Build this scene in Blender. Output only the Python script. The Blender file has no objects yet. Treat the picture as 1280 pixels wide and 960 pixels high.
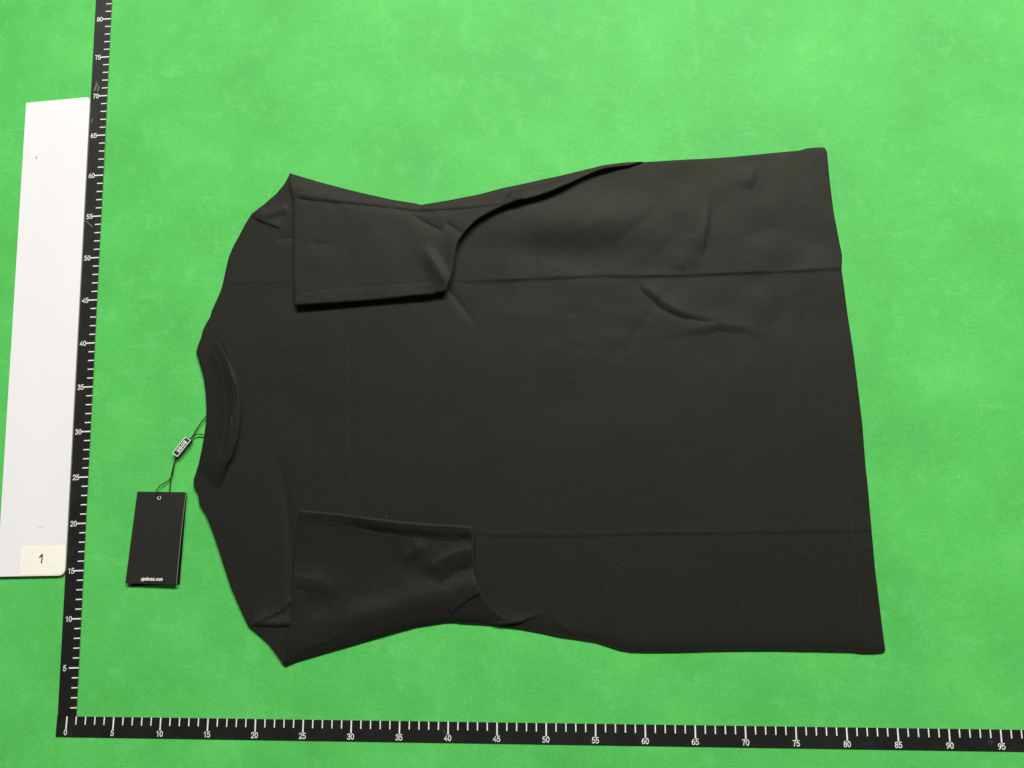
import bpy, bmesh, math, random
import numpy as np
from mathutils import Matrix, Vector
from mathutils.geometry import delaunay_2d_cdt

# ------------------------------------------------------------------ camera, light, exposure
scene = bpy.context.scene
col = scene.collection
CM = 0.01                                   # everything below is measured in centimetres

cam_d = bpy.data.cameras.new('camera')
cam_d.sensor_fit = 'HORIZONTAL'; cam_d.sensor_width = 36.0
cam_d.lens = 27.0                           # 960 px focal length on a 1280 px wide picture
cam_d.clip_start = 0.02; cam_d.clip_end = 50
cam = bpy.data.objects.new('camera', cam_d); col.objects.link(cam)
cam.matrix_world = Matrix([[0.999057, 0.004847, 0.043153, 0.500665], [0.001918, 0.987858, -0.155347, 0.219168], [-0.043382, 0.155284, 0.986917, 0.826137], [0.0, 0.0, 0.0, 1.0]])
scene.camera = cam

world = bpy.data.worlds.new('World'); scene.world = world; world.use_nodes = True
bg = world.node_tree.nodes['Background']
bg.inputs['Color'].default_value = (1.0, 0.985, 0.95, 1); bg.inputs['Strength'].default_value = 0.10

def area_lamp(name, loc, target, sx, sy, power, color):
    d = bpy.data.lights.new(name, 'AREA'); d.shape = 'RECTANGLE'; d.size = sx; d.size_y = sy
    d.energy = power; d.color = color
    o = bpy.data.objects.new(name, d); col.objects.link(o); o.location = loc
    o.rotation_euler = (Vector(target) - Vector(loc)).to_track_quat('-Z', 'Y').to_euler()
    return o
area_lamp('ceiling_lamp', (0.00, 3.50, 3.20), (0.70, 0.40, 0), 2.0, 0.8, 165, (1.0, 0.975, 0.925))
area_lamp('ceiling_lamp', (2.00, 3.50, 3.40), (0.75, 0.40, 0), 2.0, 0.8, 250, (1.0, 0.975, 0.925))

scene.view_settings.view_transform = 'Standard'; scene.view_settings.look = 'None'
scene.view_settings.exposure = 0.0; scene.view_settings.gamma = 1.0
scene.view_settings.use_curve_mapping = False

# ------------------------------------------------------------------ materials
class Mat:
    def __init__(self, name, base=(.5,.5,.5), rough=.6, spec=.4):
        self.m = bpy.data.materials.new(name); self.m.use_nodes = True
        self.nt = self.m.node_tree; self.b = self.nt.nodes['Principled BSDF']
        self.b.inputs['Base Color'].default_value = (*base, 1)
        self.b.inputs['Roughness'].default_value = rough
        self.b.inputs['Specular IOR Level'].default_value = spec
        self._co = None
    def n(self, t, **kw):
        nd = self.nt.nodes.new(t)
        for k, v in kw.items(): setattr(nd, k, v)
        return nd
    def l(self, a, b): self.nt.links.new(a, b)
    def coords(self, scale=(1,1,1), rot=0.0):
        if self._co is None: self._co = self.n('ShaderNodeNewGeometry')
        mp = self.n('ShaderNodeMapping'); mp.inputs['Scale'].default_value = scale
        mp.inputs['Rotation'].default_value = (0, 0, rot)
        self.l(self._co.outputs['Position'], mp.inputs['Vector']); return mp.outputs['Vector']
    def noise(self, scale, detail=3, rough=.55, vec=None, dist=0.0):
        nd = self.n('ShaderNodeTexNoise'); nd.inputs['Scale'].default_value = scale
        nd.inputs['Detail'].default_value = detail; nd.inputs['Roughness'].default_value = rough
        nd.inputs['Distortion'].default_value = dist
        self.l(vec if vec is not None else self.coords(), nd.inputs['Vector']); return nd.outputs['Fac']
    def ramp(self, fac, stops):
        r = self.n('ShaderNodeValToRGB'); e = r.color_ramp.elements
        while len(e) < len(stops): e.new(0.5)
        for k, (p, c) in enumerate(stops):
            e[k].position = p; e[k].color = (*c, 1) if isinstance(c, tuple) else (c, c, c, 1)
        self.l(fac, r.inputs['Fac']); return r.outputs['Color']
    def mix(self, fac, a, b, mode='MIX'):
        m = self.n('ShaderNodeMix', data_type='RGBA', blend_type=mode)
        for sock, v in ((m.inputs[0], fac), (m.inputs[6], a), (m.inputs[7], b)):
            if isinstance(v, (int, float)): sock.default_value = v
            elif isinstance(v, tuple): sock.default_value = (*v, 1)
            else: self.l(v, sock)
        return m.outputs[2]
    def math(self, op, a, b=0.0):
        m = self.n('ShaderNodeMath', operation=op)
        for sock, v in ((m.inputs[0], a), (m.inputs[1], b)):
            if isinstance(v, (int, float)): sock.default_value = v
            else: self.l(v, sock)
        return m.outputs[0]
    def color(self, c): self.l(c, self.b.inputs['Base Color'])
    def bump(self, h, dist, strength=1.0):
        bp = self.n('ShaderNodeBump'); bp.inputs['Distance'].default_value = dist
        bp.inputs['Strength'].default_value = strength
        self.l(h, bp.inputs['Height']); self.l(bp.outputs['Normal'], self.b.inputs['Normal'])

# green photo mat: worn felt-backed vinyl with pale rubbed patches and scuffs
g = Mat('green_mat', rough=.62, spec=.20)
blotch = g.noise(9, 4, .6)
c = g.ramp(blotch, [(.30, (.066, .390, .074)), (.55, (.080, .450, .088)), (.75, (.100, .500, .106))])
patch = g.noise(46, 5, .68, g.coords((1, .62, 1), .15), .15)
c = g.mix(g.ramp(patch, [(.54, 0.0), (.72, .32)]), c, (.150, .560, .165))
streak = g.noise(60, 4, .7, g.coords((.22, 1, 1), 1.15), .3)
c = g.mix(g.ramp(streak, [(.60, 0.0), (.75, .30)]), c, (.16, .56, .175))
streak2 = g.noise(75, 4, .7, g.coords((1, .25, 1), -.3), .3)
c = g.mix(g.ramp(streak2, [(.62, 0.0), (.76, .30)]), c, (.155, .56, .17))
dirt = g.noise(170, 4, .75)
c = g.mix(g.ramp(dirt, [(.60, 0.0), (.74, .50)]), c, (.055, .33, .065))
speck = g.noise(330, 3, .7)
c = g.mix(g.ramp(speck, [(.64, 0.0), (.74, .45)]), c, (.18, .57, .195))
fib = g.noise(900, 2, .6)
c = g.mix(.22, c, g.ramp(fib, [(.3, .25), (.7, .75)]), 'OVERLAY')
g.color(c)
g.bump(g.math('ADD', g.noise(900, 2, .6), g.math('MULTIPLY', g.noise(120, 4, .6), 1.5)), .0006, .35)
g.l(g.math('ADD', g.math('MULTIPLY', blotch, .2), .5), g.b.inputs['Roughness'])
M_MAT = g.m

# black knitted jersey
def jersey(name, base, seed):
    f = Mat(name, rough=.58, spec=.16)
    f.b.inputs['Specular Tint'].default_value = (1.0, .97, .80, 1)
    fine = f.noise(1300, 2, .6)
    med = f.noise(300, 3, .6)
    c = f.ramp(med, [(.3, tuple(v * .86 for v in base)), (.7, tuple(v * 1.14 for v in base))])
    c = f.mix(.8, c, f.ramp(fine, [(.30, .15), (.70, .85)]), 'OVERLAY')
    knit = f.noise(800, 2, .6, f.coords((.12, 1, 1)))
    c = f.mix(.22, c, f.ramp(knit, [(.30, .25), (.70, .75)]), 'OVERLAY')
    lint = f.n('ShaderNodeTexVoronoi'); lint.inputs['Scale'].default_value = 55
    f.l(f.coords(), lint.inputs['Vector'])
    sparse = f.math('GREATER_THAN', f.noise(31, 1), .66)
    spot = f.math('MULTIPLY', f.math('LESS_THAN', lint.outputs['Distance'], .035), sparse)
    c = f.mix(f.math('MULTIPLY', spot, .25), c, (.30, .29, .26))
    f.color(c)
    f.b.inputs['Sheen Weight'].default_value = .05
    f.b.inputs['Sheen Roughness'].default_value = .55
    f.b.inputs['Sheen Tint'].default_value = (1.0, .97, .88, 1)
    f.bump(f.math('ADD', fine, f.math('MULTIPLY', f.noise(150, 3, .6), .6)), .0006, .35)
    return f.m
M_JERSEY = jersey('black_jersey', (.0092, .0096, .0082), 1)
M_RIB = jersey('black_rib', (.0072, .0075, .0064), 2)
M_THREAD = Mat('black_thread', (.026, .026, .022), .7, .3).m

# ruler: glossy black print with rubbed scratches, pale core at the cut edges
r_ = Mat('ruler_black', rough=.46, spec=.45)
smear = r_.noise(40, 4, .65)
rc = r_.ramp(smear, [(.35, (.0040, .0046, .0040)), (.75, (.0095, .0105, .0090))])
scr = r_.noise(260, 3, .7, r_.coords((1, .25, 1), .7), 1.2)
zone = r_.noise(14, 2, .5)
rc = r_.mix(r_.math('MULTIPLY', r_.ramp(scr, [(.66, 0.0), (.74, .5)]), r_.ramp(zone, [(.56, 0.0), (.66, 1.0)])), rc, (.22, .22, .20))
r_.color(rc); r_.bump(r_.noise(500, 2), .0003, .25)
M_RULER = r_.m
M_RULER_EDGE = Mat('ruler_edge', (.20, .30, .17), .7).m
pr = Mat('white_print', rough=.6)
pr.color(pr.ramp(pr.noise(700, 3, .7), [(.3, (.52, .53, .48)), (.6, (.78, .78, .72))])); M_PRINT = pr.m
M_SCUFF = Mat('grey_scuff', (.13, .13, .12), .8).m

# white board, sticker
w_ = Mat('white_board', rough=.45, spec=.4)
wc = w_.ramp(w_.noise(5, 3, .6, w_.coords((3, .5, 1))), [(.3, (.685, .682, .697)), (.7, (.715, .712, .722))])
wc = w_.mix(w_.ramp(w_.noise(190, 4, .7), [(.73, 0.0), (.80, .18)]), wc, (.62, .61, .60))
w_.color(wc); w_.bump(w_.noise(220, 3), .0003, .15)
M_BOARD = w_.m
M_BOARD_EDGE = Mat('board_edge', (.52, .46, .30), .7).m
st = Mat('sticker_paper', rough=.7, spec=.25)
st.color(st.ramp(st.noise(60, 3), [(.3, (.77, .745, .65)), (.7, (.80, .775, .69))])); M_STICKER = st.m
M_INK = Mat('black_ink', (.035, .033, .032), .6).m
M_MARK = Mat('grey_mark', (.22, .20, .21), .7).m

# hang tag
t_ = Mat('tag_card', rough=.55, spec=.35)
t_.color(t_.ramp(t_.noise(420, 3, .7), [(.3, (.009, .009, .008)), (.7, (.017, .0165, .015))]))
t_.bump(t_.noise(900, 2), .0002, .3); M_TAG = t_.m
M_TAG_BACK = Mat('tag_back_card', (.006, .006, .006), .6, .2).m
M_TAG_EDGE = Mat('tag_card_core', (.55, .54, .50), .7).m
M_CORD = Mat('black_cord', (.012, .013, .010), .6, .3).m
M_SEAL = Mat('seal_plastic', (.030, .029, .030), .4, .4).m
M_WHITE = Mat('white_ink', (.80, .80, .76), .5).m
M_METAL = Mat('eyelet', (.62, .60, .58), .4).m

# ------------------------------------------------------------------ helpers
def link(name, mesh, mat=None, parent=None):
    o = bpy.data.objects.new(name, mesh); col.objects.link(o)
    if mat is not None and not mesh.materials:
        for m in (mat if isinstance(mat, (list, tuple)) else [mat]): mesh.materials.append(m)
    if parent is not None: o.parent = parent
    return o
def thing(name, label, category, loc=(0,0,0), rz=0.0, group=None):
    o = bpy.data.objects.new(name, None); col.objects.link(o)
    o.empty_display_size = .02
    o.location = Vector(loc) * CM; o.rotation_euler = (0, 0, rz)
    o['label'] = label; o['category'] = category
    if group: o['group'] = group
    return o
def pydata(name, v, f, smooth=True):
    me = bpy.data.meshes.new(name); me.from_pydata((np.array(v, float) * CM).tolist(), [], f); me.update()
    if smooth:
        me.polygons.foreach_set('use_smooth', [True] * len(me.polygons))
    return me

def resample(P, step, closed=True, smooth=0):
    """points every `step` along a polyline; corners stay"""
    P = [np.array(p, float) for p in P]; out = []
    n = len(P)
    for i in range(n if closed else n - 1):
        a, b = P[i], P[(i + 1) % n]; L = np.linalg.norm(b - a); k = max(1, int(round(L / step)))
        for j in range(k): out.append(a + (b - a) * j / k)
    if not closed: out.append(P[-1])
    return np.array(out)
def catmull(P, k=6):
    """smooth open curve through points"""
    P = [np.array(p, float) for p in P]
    P = [2 * P[0] - P[1]] + P + [2 * P[-1] - P[-2]]
    out = []
    for i in range(1, len(P) - 2):
        p0, p1, p2, p3 = P[i-1:i+3]
        for j in range(k):
            t = j / k
            out.append(.5 * (2*p1 + (p2-p0)*t + (2*p0-5*p1+4*p2-p3)*t*t + (3*p1-p0-3*p2+p3)*t**3))
    out.append(P[-2]); return [tuple(p) for p in out]
def seg_dist(X, Y, P, closed=False):
    """distance, signed side (+ left of direction) and 0..1 position along a polyline"""
    P = np.array(P, float)
    A = P if closed else P[:-1]; B = np.roll(P, -1, 0) if closed else P[1:]
    L = np.linalg.norm(B - A, axis=1); cum = np.concatenate([[0], np.cumsum(L)]); tot = cum[-1]
    best = np.full(X.shape, 1e9); side = np.zeros(X.shape); pos = np.zeros(X.shape)
    for i in range(len(A)):
        if L[i] < 1e-9: continue
        dx, dy = (B[i] - A[i]) / L[i]
        rx, ry = X - A[i][0], Y - A[i][1]
        t = np.clip(rx * dx + ry * dy, 0, L[i])
        d = np.hypot(rx - t * dx, ry - t * dy)
        m = d < best
        best = np.where(m, d, best); side = np.where(m, np.sign(dx * ry - dy * rx), side)
        pos = np.where(m, (cum[i] + t) / tot, pos)
    return best, side, pos
def inside(X, Y, P):
    P = np.array(P); r = np.zeros(X.shape, bool); x0, y0 = P[-1]
    for x1, y1 in P:
        if y1 != y0:
            r ^= ((y0 > Y) != (y1 > Y)) & (X < (x1 - x0) * (Y - y0) / (y1 - y0) + x0)
        x0, y0 = x1, y1
    return r
_rng = np.random.RandomState(7); _perm = _rng.permutation(512); _grad = _rng.uniform(-1, 1, (512, 2))
def perlin(X, Y, seed=0):
    X = X + seed * 17.31; Y = Y + seed * 9.77
    xi = np.floor(X).astype(int); yi = np.floor(Y).astype(int); xf = X - xi; yf = Y - yi
    u = xf**3 * (xf * (xf * 6 - 15) + 10); v = yf**3 * (yf * (yf * 6 - 15) + 10)
    def gd(ix, iy, dx, dy):
        gidx = _perm[(_perm[ix % 512] + iy) % 512]; gv = _grad[gidx]; return gv[..., 0] * dx + gv[..., 1] * dy
    a = gd(xi, yi, xf, yf); b = gd(xi + 1, yi, xf - 1, yf)
    c_ = gd(xi, yi + 1, xf, yf - 1); d = gd(xi + 1, yi + 1, xf - 1, yf - 1)
    return (a + (b - a) * u) * (1 - v) + (c_ + (d - c_) * u) * v
def sstep(x, a, b):
    t = np.clip((x - a) / (b - a), 0, 1); return t * t * (3 - 2 * t)
def fade(pos, a=.15, b=.15):
    r = np.ones_like(pos)
    if a: r = r * sstep(pos, 0, a)
    if b: r = r * (1 - sstep(pos, 1 - b, 1))
    return r
def crease(X, Y, P, depth, wl, wr, a=.15, b=.15):
    """sharp valley: falls off over wl on the left of the line and wr on its right"""
    d, s, t = seg_dist(X, Y, P); w = np.where(s > 0, wl, wr)
    return -depth * np.exp(-d / w) * fade(t, a, b)
def ridge(X, Y, P, height, wl, wr, a=.2, b=.2):
    d, s, t = seg_dist(X, Y, P); w = np.where(s > 0, wl, wr)
    return height * np.exp(-(d / w) ** 2) * fade(t, a, b)
def drop(X, Y, P, height, w, a=.2, b=.2, soft=.07):
    """cloth standing high on the left of the line, falling steeply to its right"""
    d, s, t = seg_dist(X, Y, P); sd = d * s
    return height * np.where(sd > 0, np.exp(-sd / w), 1) * sstep(sd, -soft, soft) * fade(t, a, b)
def slope(X, Y, P, height, hi, w, a=.2, b=.2):
    """cloth that slides down to the line from its left over `hi` cm and lies flat beyond it"""
    d, s, t = seg_dist(X, Y, P); sd = d * s
    k = np.clip(sd / hi, 0, 1); k = k * (1.5 - .5 * k * k)
    return height * k * np.exp(-np.maximum(sd - hi, 0) / w) * fade(t, a, b)
def step_edge(X, Y, P, height, wl, wr, a=.2, b=.2):
    """fold that stands high on the left of the line and drops sharply to its right"""
    d, s, t = seg_dist(X, Y, P)
    return np.where(s > 0, height * np.exp(-d / wl), 0 * d) * fade(t, a, b)

def sheet(name, outline, ztop, zbot, zmid, rad, spacing, step=.22, flat_bottom=True, extra=()):
    """closed pad of cloth: outline in cm, rounded rim of radius rad between ztop(x,y) and zbot(x,y)"""
    B = resample(outline, step); O_ = np.array(outline, float)
    nb = len(B)
    area2 = np.sum(B[:, 0] * np.roll(B[:, 1], -1) - np.roll(B[:, 0], -1) * B[:, 1])
    if area2 < 0: B = B[::-1].copy()
    pts = []
    tang = np.roll(B, -1, 0) - np.roll(B, 1, 0); tang /= np.maximum(np.linalg.norm(tang, axis=1), 1e-9)[:, None]
    nrm = np.stack([-tang[:, 1], tang[:, 0]], 1)
    for off in (.07 * rad, .25 * rad, .55 * rad, 1.0 * rad):
        Q = B + nrm * off
        d, _, _ = seg_dist(Q[:, 0], Q[:, 1], O_, True)
        ok = inside(Q[:, 0], Q[:, 1], O_) & (d > .93 * off); pts.append(Q[ok])
    x0, y0 = B.min(0); x1, y1 = B.max(0)
    ys = np.arange(y0, y1, spacing * .866); G = []
    for k, y in enumerate(ys):
        xs = np.arange(x0 + (spacing / 2 if k % 2 else 0), x1, spacing); G.append(np.stack([xs, np.full_like(xs, y)], 1))
    G = np.concatenate(G); G = G[inside(G[:, 0], G[:, 1], O_)]
    d, _, _ = seg_dist(G[:, 0], G[:, 1], O_, True); G = G[d > rad + .5 * spacing]
    for line in extra:                       # finer rows of points along sharp creases
        Ln = resample(line, spacing * .8, closed=False)
        dg, _, _ = seg_dist(G[:, 0], G[:, 1], Ln); G = G[dg > .62 * spacing]
        tg = np.gradient(Ln, axis=0); tg /= np.maximum(np.linalg.norm(tg, axis=1), 1e-9)[:, None]
        for o_ in (0, .35 * spacing, -.35 * spacing):
            Q = Ln + np.stack([-tg[:, 1], tg[:, 0]], 1) * o_
            dq, _, _ = seg_dist(Q[:, 0], Q[:, 1], O_, True)
            pts.append(Q[inside(Q[:, 0], Q[:, 1], O_) & (dq > rad)])
    pts.append(G)
    allp = np.concatenate([B] + pts)
    v2, _, faces, ov, _, _ = delaunay_2d_cdt([Vector(p) for p in allp], [(i, (i + 1) % nb) for i in range(nb)], [], 1, 1e-5)
    V = np.array([(v.x, v.y) for v in v2]); faces = [tuple(f) for f in faces]
    fa = np.array(faces); cen = V[fa].mean(1); ins = inside(cen[:, 0], cen[:, 1], O_)
    faces = [f for f, k in zip(faces, ins) if k]
    X, Y = V[:, 0], V[:, 1]
    d, _, _ = seg_dist(X, Y, O_, True)
    R_ = rad(X, Y) if callable(rad) else rad
    q = np.clip(d / R_, 0, 1); prof = np.sqrt(np.maximum(0, 1 - (1 - q) ** 2))
    zt = ztop(X, Y); zb = zbot(X, Y) if callable(zbot) else np.full(X.shape, zbot)
    zm = zmid(X, Y, zt, zb) if callable(zmid) else zb + (zt - zb) * zmid
    Zt = zm + (zt - zm) * prof
    rim = d < 1e-4
    Zt = np.where(rim, zm, Zt)
    verts = list(np.stack([X, Y, Zt], 1)); fs = list(faces)
    Zb = zm + (zb - zm) * prof
    idx = {}
    for i in range(len(X)):
        if rim[i]: idx[i] = i
        else: idx[i] = len(verts); verts.append(np.array((X[i], Y[i], Zb[i])))
    fs += [tuple(idx[i] for i in reversed(f)) for f in faces]
    return pydata(name, verts, fs)

def prism(name, outline, z0, z1, bevel=0.0):
    """flat plate with vertical sides; material 0 on the faces, 1 on the cut edge"""
    bm = bmesh.new(); n = len(outline)
    lo = [bm.verts.new((x * CM, y * CM, z0 * CM)) for x, y in outline]
    hi = [bm.verts.new((x * CM, y * CM, z1 * CM)) for x, y in outline]
    t = bm.faces.new(hi); b = bm.faces.new(lo[::-1])
    for i in range(n):
        f = bm.faces.new((lo[i], lo[(i + 1) % n], hi[(i + 1) % n], hi[i])); f.material_index = 1
    bmesh.ops.recalc_face_normals(bm, faces=bm.faces)
    if bevel:
        bmesh.ops.bevel(bm, geom=[e for e in t.edges], offset=bevel * CM, segments=2, affect='EDGES', profile=.6)
    me = bpy.data.meshes.new(name); bm.to_mesh(me); bm.free(); return me
def rounded(poly, radii, k=6):
    out = []; n = len(poly)
    for i in range(n):
        p = np.array(poly[i]); r = radii[i]
        if r <= 0: out.append(tuple(p)); continue
        a = np.array(poly[i - 1]) - p; b = np.array(poly[(i + 1) % n]) - p
        a /= np.linalg.norm(a); b /= np.linalg.norm(b)
        for j in range(k + 1):
            t = j / k; q = p + a * r * (1 - t) ** 2 + b * r * t ** 2; out.append(tuple(q))
    return out
def tube(name, P, r, seg=8):
    P = [np.array(p, float) for p in P]; v = []; f = []
    for i, p in enumerate(P):
        t = P[min(i + 1, len(P) - 1)] - P[max(i - 1, 0)]; t /= np.linalg.norm(t)
        u = np.cross(t, (0, 0, 1.0)); u /= max(np.linalg.norm(u), 1e-6); w = np.cross(u, t)
        for k in range(seg):
            a = 2 * math.pi * k / seg; v.append(p + r * (math.cos(a) * u + math.sin(a) * w))
    for i in range(len(P) - 1):
        for k in range(seg):
            f.append((i*seg+k, i*seg+(k+1) % seg, (i+1)*seg+(k+1) % seg, (i+1)*seg+k))
    f.append(tuple(range(seg))[::-1]); f.append(tuple((len(P)-1)*seg+k for k in range(seg)))
    return pydata(name, v, f)
def _ell(cx, cy, rx, ry, n=18): return [(cx + rx*math.sin(2*math.pi*k/n), cy + ry*math.cos(2*math.pi*k/n)) for k in range(n + 1)]
_six = [(.47,.97),(.27,.88),(.11,.66),(.055,.34)]
_ess = [(.54,.82),(.44,.97),(.26,1),(.08,.90),(.07,.70),(.20,.57),(.40,.48),(.54,.36),(.54,.14),(.38,.01),(.20,.01),(.04,.16)]
GLYPH = {   # pen strokes: (smooth?, points), advance width
 '0': ([(0, _ell(.30,.5,.25,.5))], .60), '1': ([(0, [(.12,.76),(.36,1),(.36,0)])], .60),
 '2': ([(1, [(.05,.74),(.12,.93),(.30,1),(.48,.93),(.54,.74),(.44,.50),(.20,.22),(.04,0)]), (0, [(.04,0),(.57,0)])], .60),
 '3': ([(1, [(.05,.82),(.20,1),(.42,.96),(.50,.77),(.40,.58),(.25,.53)]), (1, [(.25,.53),(.46,.47),(.55,.27),(.45,.06),(.26,0),(.10,.05),(.03,.20)])], .60),
 '4': ([(0, [(.44,0),(.44,1),(.02,.30),(.60,.30)])], .62),
 '5': ([(0, [(.52,1),(.14,1),(.08,.52)]), (1, [(.08,.52),(.26,.62),(.46,.55),(.55,.33),(.45,.08),(.25,0),(.10,.04),(.03,.18)])], .60),
 '6': ([(1, _six), (0, _ell(.30,.28,.245,.28))], .60), '7': ([(0, [(.04,1),(.56,1)]), (1, [(.56,1),(.36,.56),(.25,0)])], .60),
 '8': ([(0, _ell(.30,.76,.21,.24)), (0, _ell(.30,.26,.25,.26))], .60), '9': ([(1, [(.6 - x, 1 - y) for x, y in _six]), (0, _ell(.30,.72,.245,.28))], .60),
 'h': ([(0, [(.08,0),(.08,1)]), (1, [(.08,.48),(.20,.67),(.40,.66),(.48,.46),(.48,0)])], .58),
 'u': ([(1, [(.08,.70),(.08,.24),(.17,.03),(.36,.03),(.48,.22)]), (0, [(.48,.70),(.48,0)])], .58),
 'g': ([(0, _ell(.28,.35,.21,.34)), (1, [(.50,.70),(.50,.02),(.42,-.22),(.22,-.26),(.08,-.16)])], .60),
 'o': ([(0, _ell(.28,.35,.23,.35))], .58), 'b': ([(0, [(.08,1),(.08,0)]), (0, _ell(.30,.35,.21,.34))], .60),
 's': ([(1, [(x * .82, y * .70) for x, y in _ess])], .52), '.': ([(0, [(.08,0),(.18,0)])], .28),
 'c': ([(1, [(.48,.54),(.34,.70),(.15,.60),(.06,.35),(.15,.10),(.34,0),(.48,.15)])], .54),
 'm': ([(0, [(.08,.70),(.08,0)]), (1, [(.08,.48),(.19,.67),(.35,.66),(.42,.46),(.42,0)]), (1, [(.42,.48),(.53,.67),(.69,.66),(.76,.46),(.76,0)])], .88),
 'B': ([(0, [(.08,0),(.08,1)]), (1, [(.08,1),(.38,.99),(.50,.88),(.50,.64),(.38,.53),(.08,.53)]), (1, [(.08,.53),(.40,.52),(.57,.42),(.58,.16),(.44,.02),(.08,0)])], .68),
 'O': ([(0, _ell(.36,.5,.29,.5))], .76), 'S': ([(1, [(x * 1.1, y) for x, y in _ess])], .68)}
_text = {}
def text_mesh(s, height, width, pen, shear=0.0):
    """flat printed lettering, centred: cap height, overall width and pen width in cm"""
    key = (s, height, width, pen, shear)
    if key in _text: return _text[key]
    lines = []; x0 = 0.0
    for ch in s:
        strokes, adv = GLYPH[ch]
        for sm, P in strokes:
            P = catmull(P, 4) if sm else P
            lines.append([(x0 + x, y) for x, y in P])
        x0 += adv + .12
    kx = width / x0 if width else height
    v = []; f = []
    for n_, P in enumerate(lines):
        P = [np.array(((x - x0 / 2) * kx + (y - .4) * shear * height, (y - .5) * height)) for x, y in P]
        closed = np.linalg.norm(P[0] - P[-1]) < 1e-6
        b = len(v); m = len(P)
        for i, p in enumerate(P):
            a = P[i - 1] if i else (P[-2] if closed else P[0]); c_ = P[i + 1] if i < m - 1 else (P[1] if closed else P[-1])
            t1 = p - a; t2 = c_ - p
            t1 = t1 / np.linalg.norm(t1) if np.linalg.norm(t1) > 1e-9 else None; t2 = t2 / np.linalg.norm(t2) if np.linalg.norm(t2) > 1e-9 else t1
            if t1 is None: t1 = t2
            n1_ = np.array((-t1[1], t1[0])); n2_ = np.array((-t2[1], t2[0])); nn = n1_ + n2_
            nn = nn / max(np.dot(nn, n1_), .5)
            e_ = np.zeros(2)
            if not closed and i == 0: e_ = -t2 * pen * .4
            if not closed and i == m - 1: e_ = t1 * pen * .4
            for sg in (1, -1): q_ = p + e_ + nn * pen / 2 * sg; v.append((q_[0], q_[1], n_ * .0004))
        f += [(b+2*i, b+2*i+1, b+2*i+3, b+2*i+2) for i in range(m - 1)]
    me = pydata('lettering', v, f, False); _text[key] = me; return me

# ------------------------------------------------------------------ the surface
nx, ny = 130, 110
gx = np.linspace(-75, 175, nx); gy = np.linspace(-60, 150, ny)
GX, GY = np.meshgrid(gx, gy)
GZ = -.06 + .10 * perlin(GX / 16, GY / 19, 3) * sstep(np.abs(GY + 1), 2, 6)
GZ = np.minimum(GZ, -.01)
v = np.stack([GX.ravel(), GY.ravel(), GZ.ravel()], 1)
f = [(j*nx+i, j*nx+i+1, (j+1)*nx+i+1, (j+1)*nx+i) for j in range(ny-1) for i in range(nx-1)]
base = len(v)
v = np.concatenate([v, [(-75,-60,-1.2), (175,-60,-1.2), (175,150,-1.2), (-75,150,-1.2)]])
f.append((base+3, base+2, base+1, base))
surf = link('tabletop', pydata('tabletop', v, f), M_MAT)
surf['kind'] = 'structure'; surf['label'] = 'bright green scuffed photo mat covering the table'

# ------------------------------------------------------------------ the two rulers
def ruler(label, loc, rz, length, start, width, upright):
    """ticks at every centimetre along local +X, inked edge at local y = 0, strip below it"""
    t = thing('ruler', label, 'ruler', loc, rz, 'black measuring strips forming an L')
    T = .05
    if not upright: rect = [(start, -width), (length, -width), (length, 0), (start, 0)]
    else: rect = [(start, 0), (length, 0), (length, width), (start, width)]
    link('strip', prism('strip', rect, 0, T), [M_RULER, M_RULER_EDGE], t)
    sgn = 1 if upright else -1
    ls, ll = (.68, 1.06) if upright else (.80, 1.25)
    tw = .115 if upright else .12
    short = prism('tick_mark', [(-tw/2, 0), (tw/2, 0), (tw/2, sgn*ls), (-tw/2, sgn*ls)], 0, .006)
    long_ = prism('tick_mark', [(-tw*.6, 0), (tw*.6, 0), (tw*.6, sgn*ll), (-tw*.6, sgn*ll)], 0, .006)
    for k in range(0 if not upright else 1, int(length) + 1):
        if k > length - .1: break
        o = link('tick_mark', long_ if k % 5 == 0 else short, M_PRINT, t)
        o.location = Vector((k, sgn * .01, T + .003)) * CM
        if k % 5 == 0:
            me = text_mesh(str(k), .52, 0, .080)
            n = link('numeral', me, M_PRINT, t)
            if upright:
                n.location = Vector((k, 1.06 + (.28 if k >= 10 else .42), T + .008)) * CM; n.rotation_euler = (0, 0, -math.pi/2)
            else:
                n.location = Vector((k, -1.58, T + .008)) * CM
    return t
bottom = ruler('black ruler with white centimetre marks lying along the bottom edge, below the shirt', (0, 0, 0), 0, 104, -1.06, 2.02, False)
side = ruler('black ruler with white centimetre marks standing up the left, between white board and shirt', (.993, -.136, 0), math.pi/2 + .0385, 90, .15, 2.0, True)

inv = (Matrix.Translation(side.location) @ Matrix.Rotation(side.rotation_euler.z, 4, 'Z')).inverted()
for P_ in ([(-3.42,70.51), (-3.20,71.32), (-2.92,71.52), (-3.07,70.91), (-3.26,70.40)], [(-3.02,70.44), (-2.80,71.21), (-2.71,70.90), (-2.87,70.39)], [(-3.35,71.43), (-3.13,71.68), (-3.08,71.56)],
           [(-2.95,54.26), (-2.85,54.29), (-2.05,53.57), (-2.10,53.49)], [(-3.61,68.06), (-3.52,68.11), (-3.48,67.85)], [(-3.45,66.44), (-3.20,66.94), (-3.13,66.83), (-3.34,66.37)]):
    o = link('scuff', prism('scuff', P_[::-1], .0515, .053), [M_SCUFF, M_SCUFF], side); o.matrix_parent_inverse = inv

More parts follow.
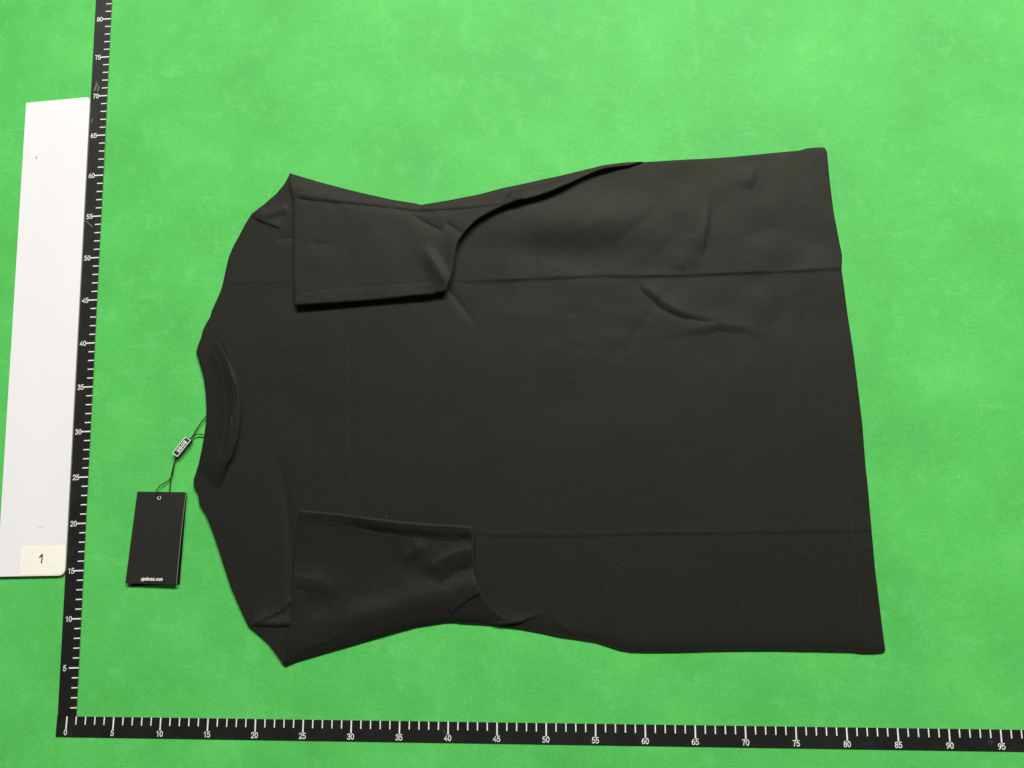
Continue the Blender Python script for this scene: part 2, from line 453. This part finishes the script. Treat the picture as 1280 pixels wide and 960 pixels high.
# ------------------------------------------------------------------ white board with its number sticker
BT = .26
board = thing('display_board', 'long narrow white board with a cream numbered sticker, lying beside the left ruler', 'board')
bp_ = [(-11.39,68.98), (-3.65,69.57), (-1.48,14.33), (-8.97,14.16)]
bp_ = bp_[::-1]
link('panel', prism('panel', rounded(bp_, [.1, .75, .55, .05]), .06, BT, .02), [M_BOARD, M_BOARD_EDGE], board)
sp = [(-6.60,17.37), (-1.69,17.52), (-1.56,15.04), (-1.64,14.70), (-2.01,14.42), (-6.46,14.34)]
sk = link('sticker', prism('sticker', sp[::-1], BT + .005, BT + .016), [M_STICKER, M_STICKER], board)
one = link('numeral', prism('numeral', [(-4.08,16.59), (-4.09,15.58), (-4.23,15.58), (-4.22,16.29), (-4.49,16.11), (-4.49,16.26), (-4.22,16.59)][::-1], BT + .017, BT + .022), [M_INK, M_INK], sk)
for nm, P_, m_ in (('smudge', [(-9.56,62.19), (-9.43,62.21), (-9.30,61.93), (-9.41,61.87)], M_MARK),
                   ('scratch', [(-5.07,19.37), (-4.73,19.52), (-4.36,19.44), (-4.39,19.37), (-4.72,19.43)], M_BOARD_EDGE)):
    link(nm, prism(nm, P_[::-1], BT + .001, BT + .004), [m_, m_], board)

# ------------------------------------------------------------------ the shirt
SIL_TOP = catmull([(36.08,55.34), (39.17,55.82), (42.80,56.52), (45.52,57.24), (47.33,57.59), (51.85,58.52), (54.57,59.14), (56.83,59.68), (59.98,60.10), (65.37,60.38), (69.84,60.58), (74.29,60.88), (78.74,61.28)], 3)
SIL_RIGHT = [(79.46,61.50), (80.52,61.58), (81.23,61.59), (81.57,61.46), (81.72,60.98), (81.75,60.03), (81.84,57.20), (82.06,53.65), (82.40,50.88), (82.63,49.05), (82.52,47.96), (82.44,47.33), (82.62,44.81), (82.84,41.69), (83.12,38.17), (83.31,34.69), (83.52,30.42), (83.56,26.21), (83.69,22.07), (83.73,19.21), (83.80,15.58), (83.98,12.40), (84.15,9.26), (84.30,7.39)]
SIL_BOT = [(84.09,7.23), (83.29,7.15), (82.10,7.14), (80.92,7.28), (77.34,7.36), (72.54,7.32), (67.72,7.23), (63.68,7.11), (60.43,7.04), (58.81,7.06), (57.59,7.25), (56.37,7.63), (55.15,8.01), (53.11,8.31), (51.47,8.49), (49.82,8.80), (47.34,9.21), (44.03,9.58), (41.11,9.76)]
SIL_SLEEVE_B = [(39.44,10.15), (36.52,9.72), (33.18,8.89), (29.85,7.90), (26.52,6.99), (24.03,6.04), (23.12,5.60), (22.67,5.47)]
SIL_LEFT = [(21.72,6.70), (21.00,7.54), (19.98,8.37), (18.78,9.28), (18.11,10.46), (17.34,11.93), (16.71,13.15), (15.84,15.30), (14.92,17.63), (14.10,19.56), (13.49,20.79), (13.01,21.42), (12.69,21.93), (12.53,22.87), (12.27,23.30), (11.96,23.82), (11.90,24.59), (12.13,25.37), (12.34,26.23), (12.59,27.80), (12.76,29.28), (12.85,30.60), (12.81,32.37), (12.57,34.32), (12.24,35.85), (11.91,36.84), (11.52,37.93), (11.24,38.65), (11.45,39.56), (11.72,40.38), (11.84,41.13), (12.12,41.84), (12.57,42.66), (12.71,43.40), (13.14,44.51), (13.46,45.34), (13.68,46.08), (13.95,47.76), (14.29,49.67), (14.77,51.04), (15.32,52.18), (15.92,53.50), (16.63,54.74), (18.02,55.87), (19.35,57.10), (20.22,58.24)]
SIL_SLEEVE_T = [(20.82,59.45), (24.40,58.27), (29.07,56.94), (32.78,56.02), (35.44,55.54), (35.81,55.42)]
SIL = SIL_TOP + SIL_RIGHT + SIL_BOT + SIL_SLEEVE_B + SIL_LEFT + SIL_SLEEVE_T

CREASE_T = catmull([(37.55,46.36), (42.90,46.35), (46.45,46.45), (51.76,46.67), (56.16,46.84), (59.67,46.76), (63.16,46.77), (66.64,46.82), (70.99,46.99), (77.89,47.14), (82.54,47.40)], 3)
CREASE_TL = [(13.77,46.11), (15.84,46.56), (18.58,46.57), (22.23,46.49)]
CREASE_B = catmull([(41.87,18.74), (46.51,18.63), (51.54,18.61), (56.55,18.75), (61.53,18.89), (68.14,19.00), (76.34,19.15), (83.82,19.26)], 3)
WR_1 = catmull([(59.05,46.63), (60.25,45.71), (61.19,44.70), (62.21,43.70), (63.22,42.97), (64.42,42.33), (66.13,41.87), (68.61,41.50), (70.30,41.04)], 3)
WR_2 = catmull([(62.60,39.24), (64.68,39.84), (66.84,40.18), (69.42,40.51), (71.55,40.23), (73.23,39.60), (74.90,39.06)], 3)
WR_3 = [(69.32,57.51), (68.78,54.99), (68.41,52.20), (67.99,50.36), (67.50,48.81)]
WR_4 = [(73.85,60.08), (73.85,58.19), (73.32,56.32)]
WR_5 = [(65.87,49.75), (65.53,47.19)]
WR_6 = [(39.35,45.47), (40.71,43.82), (42.24,41.81), (42.95,40.63)]
LV = catmull([(19.38,31.44), (20.93,27.08), (22.19,22.80), (22.72,19.01), (23.14,15.68), (23.46,12.40)], 3)
SH_1 = [(16.31,54.57), (17.74,53.78), (18.97,53.29), (20.28,52.79)]
SH_2 = [(17.06,54.36), (19.08,54.72), (21.07,55.45)]
SH_3 = [(19.70,51.48), (20.88,51.74), (21.80,51.73)]
SB_1 = [(19.02,9.36), (20.10,9.78), (21.35,10.35), (22.51,10.93), (23.32,11.83)]
SB_2 = [(18.86,9.20), (20.56,9.18), (22.09,9.15), (23.27,9.24)]
BF_1 = [(43.21,9.65), (45.04,9.58), (46.52,9.76), (47.52,9.92), (48.42,10.29), (49.33,10.62), (50.41,10.54)]
BF_2 = [(50.65,10.11), (51.88,9.32), (53.26,8.46)]
NECK = catmull([(13.12,41.12), (14.00,40.02), (15.00,38.48), (15.82,36.76), (16.38,34.97), (16.75,33.20), (16.83,31.00), (16.65,28.81), (16.22,27.08), (15.59,25.78), (15.15,24.33), (14.46,22.79)], 3)

VFOLD = [[(48.95,54.64), (49.02,47.38), (49.18,40.14), (49.23,30.48)], [(28.52,42.56), (28.61,34.93), (28.95,27.94), (29.43,21.54)], [(77.84,46.15), (77.90,38.16), (77.90,27.87), (77.88,20.42)]]
def body_h(X, Y):
    h = .38 + .15 * perlin(X / 13, Y / 11, 1)
    # long soft creases that run together
    ca = np.abs(perlin(X / 9 + Y / 30, Y / 4.5 - X / 40, 81)) * 2; cb = np.abs(perlin(X / 4 - Y / 18, Y / 8 + X / 30, 82)) * 2
    h -= (.04 * np.exp(-(ca / .35) ** 2) + .035 * np.exp(-(cb / .35) ** 2)) * (.12 + .88 * sstep(Y, 33, 43) * sstep(X, 48, 58))
    h = h + .07 * perlin(X / 5.5, Y / 6.5, 2) + .014 * perlin(X / 2, Y / 2.2, 5)
    wx = .35 * perlin(X / 1.7, Y / 1.7, 41); wy = .35 * perlin(X / 1.7, Y / 1.7, 42)     # lines wander a little
    wob = .55 + .9 * perlin(X / 3.3, Y / 9, 31)
    h += drop(X, Y, CREASE_T, .085, .9, .25, 0, .20) * (.2 + 1.3 * wob) + crease(X, Y, CREASE_T, .02, .12, .5, .05, 0)
    h += drop(X, Y, CREASE_TL, .03, .5, .2, .1, .15)
    h += drop(X, Y, CREASE_B, .055, .7, .1, 0, .16) * (-.2 + 1.8 * wob) + crease(X, Y, CREASE_B, .012, .10, .3, .1, 0)
    h += slope(X + wx, Y + wy, WR_1, .19, .7, 1.5, .35, .6) + crease(X + wx, Y + wy, WR_1, .04, .2, .6, .3, .4)
    h += slope(X + wx, Y + wy, WR_2, .13, .9, 1.6, .5, .5)
    h += slope(X + wx, Y + wy, WR_3[::-1], .20, .7, 1.3, .25, .6) + slope(X + wx, Y + wy, WR_4[::-1], .15, .7, 1.1, .35, .5) + slope(X, Y, WR_5[::-1], .07, .5, .6, .3, .5)
    h += (.10 * perlin(X / 3.6, Y / 5, 51) + .10 * perlin(X / 7, Y / 3.4, 52)) * sstep(Y, 36, 44) * sstep(X, 38, 46)
    for q_ in VFOLD: h += crease(X, Y, q_, .035, .35, .18, .2, .2)
    h += crease(X, Y, WR_6, .12, .5, .4, .0, .6)
    dl, _, tl = seg_dist(X, Y, LV)
    h -= .18 * np.exp(-(dl / .45) ** 2) * fade(tl, .9, .0)
    h += drop(X, Y, SH_1, .17, .8, .3, .2, .12) + ridge(X, Y, SH_2, .14, .6, .5, .2, .2) + crease(X, Y, SH_3, .10, .3, .3, .3, 0)
    h += drop(X, Y, SB_1, .15, .8, .3, .0, .12) + slope(X, Y, SB_2, .34, .5, .9, .15, .0)
    h += drop(X, Y, BF_1, .34, .9, .35, .55, .08) + drop(X, Y, BF_2, .14, .7, .5, .4, .2)
    # soft bulge of the side below the armhole roll
    h += .38 * np.exp(-(((X - 53.5) / 8) ** 2 + ((Y - 53.3) / 2.4) ** 2))
    h -= .10 * np.exp(-(((X - 54) / 7) ** 2 + ((Y - 49.5) / 1.8) ** 2))
    d, s_, t = seg_dist(X, Y, NECK)
    h += .16 * np.exp(-(d / 1.3) ** 2) * (1 - sstep(d * s_, -.6, .0)) * fade(t, .25, .25)
    h -= .30 * np.exp(-seg_dist(X, Y, SIL_BOT)[0] / .55)
    return np.maximum(h, .16)

shirt = thing('t_shirt', 'black short sleeve t-shirt spread back up with both sleeves folded in', 'shirt', (48, 32, 0))
def spart(name, me, mat, parent=shirt):
    o = link(name, me, mat, parent)
    if parent is shirt: o.location = -shirt.location
    return o

low = [np.array(p) for p in SIL]
front_out = []
ring = resample(SIL, .9)
for i, p in enumerate(ring):
    tg = ring[(i + 1) % len(ring)] - ring[i - 1]; tg /= np.linalg.norm(tg)
    nrm = np.array((-tg[1], tg[0]))
    front_out.append(tuple(p + nrm * (.03 + .05 * math.sin(i * .37) * math.sin(i * .11))))
spart('front_panel', sheet('front_panel', front_out, lambda X, Y: np.full(X.shape, .17), .0, .5, .09, 1.2, .5), M_JERSEY)
spart('back_panel', sheet('back_panel', SIL, body_h, .13, .35, .18, .19, .2,
      extra=[CREASE_T, CREASE_B, WR_1, BF_1, SB_1, SB_2, SH_1]), M_JERSEY)

# collar: ribbed band that stands up and drops over its seam
COL_OUT = [(13.90,22.62), (13.58,20.79), (12.75,21.89), (12.57,22.87), (12.27,23.38), (12.00,23.81), (11.94,24.58), (12.18,25.36), (12.39,26.22), (12.64,27.78), (12.81,29.26), (12.90,30.58), (12.85,32.34), (12.61,34.29), (12.29,35.81), (11.95,36.80), (11.57,37.89), (11.29,38.61), (11.50,39.52), (11.77,40.33), (11.90,41.08), (12.22,41.70)]
COL_POLY = NECK + COL_OUT[1:]
RIB_1 = catmull([(12.83,39.94), (13.85,38.12), (14.61,36.05), (15.00,34.09), (15.22,31.88), (15.20,29.25), (14.91,26.91), (14.33,24.93), (13.89,23.47)], 3)
RIB_2 = catmull([(13.57,39.66), (14.59,37.85), (15.33,36.05), (15.76,34.09), (15.93,31.88), (15.91,29.25), (15.59,27.25), (14.99,25.53)], 3)
RIB_3 = catmull([(15.61,35.87), (16.07,34.09), (16.19,32.76), (15.96,31.44), (16.15,29.69), (15.99,27.94)], 3)
def collar_top(X, Y):
    d, s_, t = seg_dist(X, Y, NECK)
    amp = fade(t, .36, .2)
    h = body_h(X, Y) - .05 + (.10 + .56 * np.exp(-(d / 1.3) ** 2)) * amp
    h += slope(X, Y, RIB_1[::-1], .06, .3, .8, .15, .15) + crease(X, Y, RIB_1, .04, .5, .3, .2, .2)
    h += crease(X, Y, RIB_2, .06, .2, .3, .3, .3) + crease(X, Y, RIB_3, .18, .14, .16, .2, .2)
    return h + .05 * perlin(X / 1.4, Y / 3, 8)
def collar_bot(X, Y): return np.full(X.shape, .30)
collar = spart('collar', sheet('collar', COL_POLY, collar_top, collar_bot,
      lambda X, Y, zt, zb: .34 + .55 * np.exp(-(seg_dist(X, Y, NECK)[0] / .2) ** 2) * fade(seg_dist(X, Y, NECK)[2], .2, .2), .32, .15, .18,
      extra=[RIB_1, RIB_2, RIB_3]), M_RIB)

# upper sleeve: folded in along the top silhouette, rolling out into the side seam
UP_L = [(21.57,56.24), (21.82,51.30), (22.08,47.11), (22.36,43.61)]
UP_B = [(26.99,43.86), (31.45,44.18), (35.88,44.59), (37.66,44.71), (38.18,44.93), (38.63,44.97), (39.16,45.06)]
UP_R = catmull([(39.17,45.03), (39.51,45.85), (39.93,47.30), (40.17,49.14), (40.42,50.52), (40.95,51.49), (41.65,52.36), (42.63,53.33), (43.78,54.01), (45.12,54.69), (46.91,55.32), (49.14,55.90), (50.93,56.53), (52.72,57.35), (54.52,58.26), (56.31,59.00), (58.10,59.37), (59.71,59.57)], 3)[1:]
UP_T = [(61.32,60.15), (59.52,60.09), (58.35,59.95), (56.82,59.73), (54.56,59.21), (51.85,58.60), (47.33,57.65), (45.52,57.29), (42.81,56.58), (39.18,55.87), (36.10,55.40), (35.46,55.60), (32.79,56.07), (29.10,56.99), (24.43,58.32), (20.80,59.50), (21.06,57.99)]
UP = UP_L + UP_B + UP_R + UP_T
FOLD_EDGE = [(62.22,60.17), (59.52,60.09), (56.82,59.73), (54.56,59.21), (51.85,58.60), (47.33,57.65), (45.52,57.29), (42.81,56.58), (39.18,55.87), (36.10,55.40), (35.46,55.60), (32.79,56.07), (29.10,56.99), (24.43,58.32), (20.80,59.50)]
U_CR = catmull([(21.35,56.33), (24.68,55.80), (29.27,55.30), (33.84,54.76), (36.11,54.49), (40.17,54.61), (43.76,54.84), (46.90,55.26)], 3)
U_W1 = [(35.75,50.80), (36.50,49.40), (37.24,48.19), (37.97,46.99), (38.44,45.70), (38.72,44.61)]
U_W2 = [(34.95,54.28), (36.14,53.51), (37.51,52.64), (38.96,51.97)]
U_W3 = [(38.94,53.18), (39.85,52.52), (40.66,51.85)]
U_W4 = [(23.47,50.69), (25.37,50.75), (27.19,50.64)]
U_W5 = [(46.45,56.97), (47.35,56.29), (48.07,55.81)]
U_ST = [(22.81,45.14), (26.93,45.46), (31.40,45.78), (35.85,46.10), (37.89,46.26)]
def up_top(X, Y):
    b = .50 + 0 * X
    h = b + .46
    h += .14 * perlin(X / 6, Y / 5, 11) + .05 * perlin(X / 2.4, Y / 2.4, 12) + .24 * sstep(54.5 - Y, 0, 13)
    h += slope(X, Y, U_CR, .07, .45, 1.0, .05, .1) + crease(X, Y, U_CR, .07, .2, .9, .05, .1) * (.4 + .9 * np.abs(perlin(X / 2.5, Y / 2.5, 61) * 2))
    d, s, t = seg_dist(X, Y, FOLD_EDGE); h -= .34 * np.exp(-(d / 1.1) ** 2)
    h += ridge(X, Y, [(x + .75, y + .1) for x, y in U_W1], .30, .55, 1.0, .4, .35) - .10 * np.exp(-(((X - 37.6) / 1.0) ** 2 + ((Y - 43.8) / 1.3) ** 2))
    h += crease(X, Y, U_W2, .12, .4, .3, .2, .2) + crease(X, Y, U_W3, .12, .25, .25, .2, .0)
    h += crease(X, Y, U_W4, .06, .4, .4, .3, .4) + slope(X, Y, U_W5[::-1], .26, .6, .8, .2, .2)
    h += crease(X, Y, U_ST, .025, .12, .12, .02, .02)
    d, s, t = seg_dist(X, Y, UP_R); h += .26 * np.exp(-(d / 1.2) ** 2) * sstep(t, .0, .2) * (1 - sstep(t, .9, 1))
    return h
def up_bot(X, Y):
    d, _, _ = seg_dist(X, Y, FOLD_EDGE)
    dr, _, t = seg_dist(X, Y, UP_R)
    return .22 + .36 * sstep(d, .2, 1.6) + .30 * np.exp(-(dr / 1.0) ** 2) * (1 - sstep(t, .93, 1)) * sstep(d, .05, .45)
sl_u = spart('sleeve', sheet('sleeve', UP, up_top, up_bot, .55, .20, .17, .18, extra=[U_CR, U_W1, U_W2]), M_JERSEY)
sl_u['label'] = 'sleeve folded in over the upper shoulder, its cuff edge casting a thin shadow'

# lower sleeve
LO_T = [(23.86,21.37), (26.11,21.20), (28.69,20.96), (31.70,20.59), (34.69,20.26), (38.09,19.98), (41.05,19.83), (42.15,19.79), (42.36,19.67)]
LO_R = [(42.41,19.09), (42.42,17.86), (42.48,16.22), (42.70,14.76), (43.00,13.71), (43.47,12.66), (44.14,11.79), (44.89,11.03), (45.63,10.44), (46.29,10.05)]
LO_B = [(45.52,9.48), (43.20,9.67), (41.12,9.81), (39.45,9.75), (36.53,9.29), (33.21,8.38), (29.88,7.39), (26.56,6.44), (24.06,5.70), (22.99,5.25), (22.65,5.28)]
LO_L = [(23.06,7.04), (23.27,8.64), (23.40,10.41), (23.39,12.44), (23.51,14.48), (23.65,16.95), (23.70,19.44)]
LO = LO_T + LO_R + LO_B + LO_L
L_FOLD = [(46.52,9.33), (43.20,9.67), (41.12,9.81), (39.45,9.75), (36.53,9.29), (33.21,8.38), (29.88,7.39), (26.56,6.44), (24.06,5.70), (22.65,5.28)]
L_HEM = catmull([(26.58,20.20), (29.59,19.71), (32.17,19.14), (34.73,18.73), (37.27,18.41), (39.81,18.17), (42.50,18.14), (43.68,18.11)], 3)
L_RD = catmull([(23.26,13.03), (25.21,12.88), (27.34,12.40), (29.46,12.10)], 3)
L_PF = [(40.18,10.73), (41.17,11.62), (42.24,12.35), (43.23,12.84)]
L_LOW = catmull([(23.87,6.59), (26.67,7.57), (28.32,8.22), (29.96,9.04)], 3)
L_D1 = [(38.89,13.37), (39.88,14.43), (41.12,15.16), (42.37,15.49)]
L_D2 = [(34.83,15.21), (35.83,15.70), (36.91,16.44), (38.16,17.02)]
L_CK = [(41.15,18.43), (41.83,18.59), (42.50,18.59)]
def lo_top(X, Y):
    wx = .3 * perlin(X / 1.6, Y / 1.6, 71); wy = .3 * perlin(X / 1.6, Y / 1.6, 72)
    h = 1.0 + .14 * perlin(X / 5.5, Y / 5, 21) + .08 * perlin(X / 2.6, Y / 2.6, 22)
    dt, _, tt = seg_dist(X, Y, LO_T)
    h += .50 * np.clip(1 - dt / 1.35, 0, 1) * (.35 + .65 * sstep(tt, .1, .5))
    h += .42 * np.clip(1 - dt / 5.5, 0, 1) ** 1.3 * sstep(X, 21, 26) - .12
    h += slope(X + wx, Y + wy, L_HEM, .22, 1.0, .8, .35, .02)
    h += slope(X + wx, Y + wy, L_RD, .20, 1.3, 1.2, .0, .6)
    d, s_, t = seg_dist(X, Y, L_FOLD); h -= .78 * np.exp(-d / .8)
    h += drop(X, Y, L_PF, .20, 1.0, .1, .0, .09)
    h += drop(X, Y, L_LOW, .12, .6, .1, .3, .10)
    h += slope(X + wx, Y + wy, L_D1, .55, 1.9, 1.4, .4, .0)
    h += slope(X + wx, Y + wy, L_D2, .26, 1.1, 1.0, .4, .4)
    h += crease(X, Y, L_CK, .12, .12, .12, .2, .0)
    h += .36 * np.exp(-(((X - 37.5) * -.28 + (Y - 12.3)) / 1.5) ** 2) * sstep(X, 25, 31)
    h -= .20 * np.exp(-(((X - 26.6) / 2.0) ** 2 + ((Y - 11.3) / 1.2) ** 2))
    return np.maximum(h, .16 + .12 * sstep(d, 0, .3))
def lo_bot(X, Y):
    d, _, _ = seg_dist(X, Y, L_FOLD); return .05 + .53 * sstep(d, .4, 1.8)
sl_l = spart('sleeve', sheet('sleeve', LO, lo_top, lo_bot, .5, .20, .17, .18, extra=[L_HEM, L_RD, L_PF]), M_JERSEY)
sl_l['label'] = 'sleeve folded in over the lower shoulder, rumpled and darker'

# stitching
def stitches(name, P, zf, parent, gap=.0, length=.26, pitch=.36, rad=.022):
    L = resample(P, .02, closed=False); S = np.concatenate([[0], np.cumsum(np.linalg.norm(np.diff(L, axis=0), axis=1))])
    v = []; f = []
    s = .1
    while s + length < S[-1]:
        ends = []
        for u in (s, s + length / 2, s + length):
            ends.append(np.array((np.interp(u, S, L[:, 0]), np.interp(u, S, L[:, 1]))))
        t = ends[2] - ends[0]; t /= np.linalg.norm(t); n_ = np.array((-t[1], t[0]))
        b = len(v)
        for k, e in enumerate(ends):
            z = float(zf(np.array([e[0]]), np.array([e[1]]))[0]); up = (.004, .03, .004)[k]; wd = (.4, 1, .4)[k] * rad
            for o_, dz in ((-wd, 0), (0, up), (wd, 0)):
                p = e + n_ * o_; v.append((p[0], p[1], z + dz + .002))
        for k in range(2):
            for j in range(2):
                a = b + k * 3 + j; f.append((a, a + 3, a + 4, a + 1))
        s += pitch
    o = link(name, pydata(name, v, f), M_THREAD, parent)
    if parent is shirt: o.location = -shirt.location
    o['kind'] = 'stuff'; return o
hem_in = [(79.54,60.93), (79.67,57.15), (80.07,53.60), (80.50,50.65), (80.48,47.38), (80.66,44.77), (80.90,41.66), (81.10,38.14), (81.31,34.67), (81.45,30.40), (81.51,26.20), (81.65,22.06), (81.71,19.21), (81.79,15.59), (81.98,12.41), (82.17,9.27), (82.29,7.64)]
stitches('hem_stitching', hem_in, body_h, shirt)
stitches('cuff_stitching', U_ST, up_top, sl_u)
stitches('cuff_stitching', [(x, y - .12) for x, y in L_HEM], lo_top, sl_l)

# ------------------------------------------------------------------ hang tag on its cord
tag = thing('hang_tag', 'black folded card hang tag with white lettering, tied to the collar by a cord', 'tag', [(7.98,18.35)][0] + (0,))
def tpart(name, me, mat, parent=tag):
    o = link(name, me, mat, parent)
    if parent is tag: o.location = -tag.location
    return o
back = [(5.73,23.04), (11.15,23.13), (11.05,13.55), (5.72,13.23)]
tpart('back_card', prism('back_card', back[::-1], .03, .10), [M_TAG_BACK, M_TAG_BACK])
fr = [(5.79,23.25), (11.25,23.19), (10.89,13.51), (5.30,13.57)]
fr = [np.array(p) for p in fr]
def card_z(u, w): return .20 + .22 * u + .10 * w * (1 - u) + .10 * math.sin(math.pi * w) * u
bm = bmesh.new(); n1, n2 = 10, 14; rows = [[], []]
for layer, dz in enumerate((0, .10)):
    for j in range(n2 + 1):
        for i in range(n1 + 1):
            u, w = i / n1, j / n2
            p = (fr[0]*(1-u) + fr[1]*u) * (1-w) + (fr[3]*(1-u) + fr[2]*u) * w
            rows[layer].append(bm.verts.new((p[0]*CM, p[1]*CM, (card_z(u, w) + dz) * CM)))
idx = lambda i, j: j * (n1 + 1) + i
for j in range(n2):
    for i in range(n1):
        q = [idx(i, j), idx(i+1, j), idx(i+1, j+1), idx(i, j+1)]
        bm.faces.new([rows[1][k] for k in q]); bm.faces.new([rows[0][k] for k in q[::-1]])
rim = [idx(i, 0) for i in range(n1)] + [idx(n1, j) for j in range(n2)] + [idx(i, n2) for i in range(n1, 0, -1)] + [idx(0, j) for j in range(n2, 0, -1)]
for k in range(len(rim)):
    a, b = rim[k], rim[(k + 1) % len(rim)]
    bm.faces.new((rows[0][a], rows[0][b], rows[1][b], rows[1][a])).material_index = 1
bmesh.ops.recalc_face_normals(bm, faces=bm.faces)
me = bpy.data.meshes.new('front_card'); bm.to_mesh(me); bm.free()
fc = tpart('front_card', me, [M_TAG, M_TAG_EDGE])
def on_card(x, y): return x, y
ang = math.atan2(fr[2][1] - fr[3][1], fr[2][0] - fr[3][0])
let = link('lettering', text_mesh('hugoboss.com', .31, 2.75, .062, .3), M_WHITE, fc)
q = [(8.06,14.06)][0]; let.location = (q[0]*CM, q[1]*CM, (card_z(.5, .95) + .112) * CM); let.rotation_euler = (0, math.radians(-2.2), ang)
# eyelet hole with the cord through it
e = [(8.31,22.58)][0]; ez = card_z(.47, .065) + .101
ringv = []; ringf = []
for i in range(20):
    a = 2 * math.pi * i / 20
    for r, dz in ((.21, .0), (.19, .02), (.15, .02), (.13, .0)):
        ringv.append((e[0] + r*math.cos(a), e[1] + r*math.sin(a), ez + dz))
for i in range(20):
    for k in range(3): ringf.append((i*4+k, i*4+k+1, ((i+1) % 20)*4+k+1, ((i+1) % 20)*4+k))
link('eyelet', pydata('eyelet', ringv, ringf), M_METAL, fc)
hole = [(e[0] + .14*math.cos(2*math.pi*i/16), e[1] + .14*math.sin(2*math.pi*i/16)) for i in range(16)]
link('hole', prism('hole', hole, ez + .001, ez + .004), [M_TAG_BACK, M_TAG_BACK], fc)
def path(P2, zs):
    C_ = catmull(P2, 5); zz = np.interp(np.linspace(0, 1, len(C_)), np.linspace(0, 1, len(zs)), zs)
    return [(x, y, z) for (x, y), z in zip(C_, zz)]
c1 = path([(8.38,22.65), (8.13,23.08), (8.00,23.42), (8.22,23.85), (8.60,24.13), (9.11,24.47), (9.39,24.88), (9.52,25.53), (9.57,26.40), (9.85,27.00), (10.05,27.35)], [ez + .02, ez + .14, .42, .3, .24, .2, .18, .16, .15, .2, .25])
c2 = path([(9.27,22.78), (9.28,23.56), (9.31,24.33), (9.40,25.11), (9.56,26.06), (9.80,26.97), (10.04,27.36)], [.12, .13, .16, .2, .22, .22, .25])
c3 = path([(11.10,28.85), (11.43,29.24), (11.74,29.85), (12.23,30.65), (12.89,31.48), (13.57,31.92)], [.25, .2, .15, .2, .25, .25])
c4 = path([(11.09,28.93), (11.43,29.15), (11.86,29.46), (12.30,29.48), (12.94,29.30), (13.58,29.02)], [.25, .25, .28, .25, .25, .25])
for c_ in (c1, c2, c3, c4): tpart('cord', tube('cord', c_, .06), M_CORD)
sq = [(10.83,29.23), (11.48,28.80), (10.09,26.96), (9.48,27.41)]
tpart('seal', prism('seal', sq[::-1], .10, .56, .05), [M_SEAL, M_SEAL])
seal = tag.children[-1]
S4 = [np.array(p) for p in sq]; ctr = sum(S4) / 4
inner = []
for p in S4:
    d1 = (S4[3] - S4[0]); d1 /= np.linalg.norm(d1); d2 = (S4[1] - S4[0]); d2 /= np.linalg.norm(d2)
def inset(m): return [ctr + (S4[k] - ctr) - d1 * m * (1 if k in (2, 3) else -1) - d2 * m * (1 if k in (1, 2) else -1) for k in range(4)]
o_, i_ = inset(.02), inset(.085); fv = [(p[0], p[1], z) for z in (.561, .585) for p in list(o_) + list(i_)]
ff = []
for k in range(4):
    k2 = (k + 1) % 4
    ff += [(8+k, 8+k2, 12+k2, 12+k), (k, k2, 8+k2, 8+k), (4+k2, 4+k, 12+k, 12+k2)]
me = pydata('rim', fv, ff, False)
bm = bmesh.new(); bm.from_mesh(me); bmesh.ops.recalc_face_normals(bm, faces=bm.faces); bm.to_mesh(me); bm.free()
link('rim', me, M_WHITE, seal)
dirv = S4[3] - S4[0]
bl = link('lettering', text_mesh('BOSS', .32, 1.45, .075), M_WHITE, seal)
bl.location = (ctr[0]*CM, ctr[1]*CM, .575 * CM); bl.rotation_euler = (0, 0, math.atan2(dirv[1], dirv[0]))
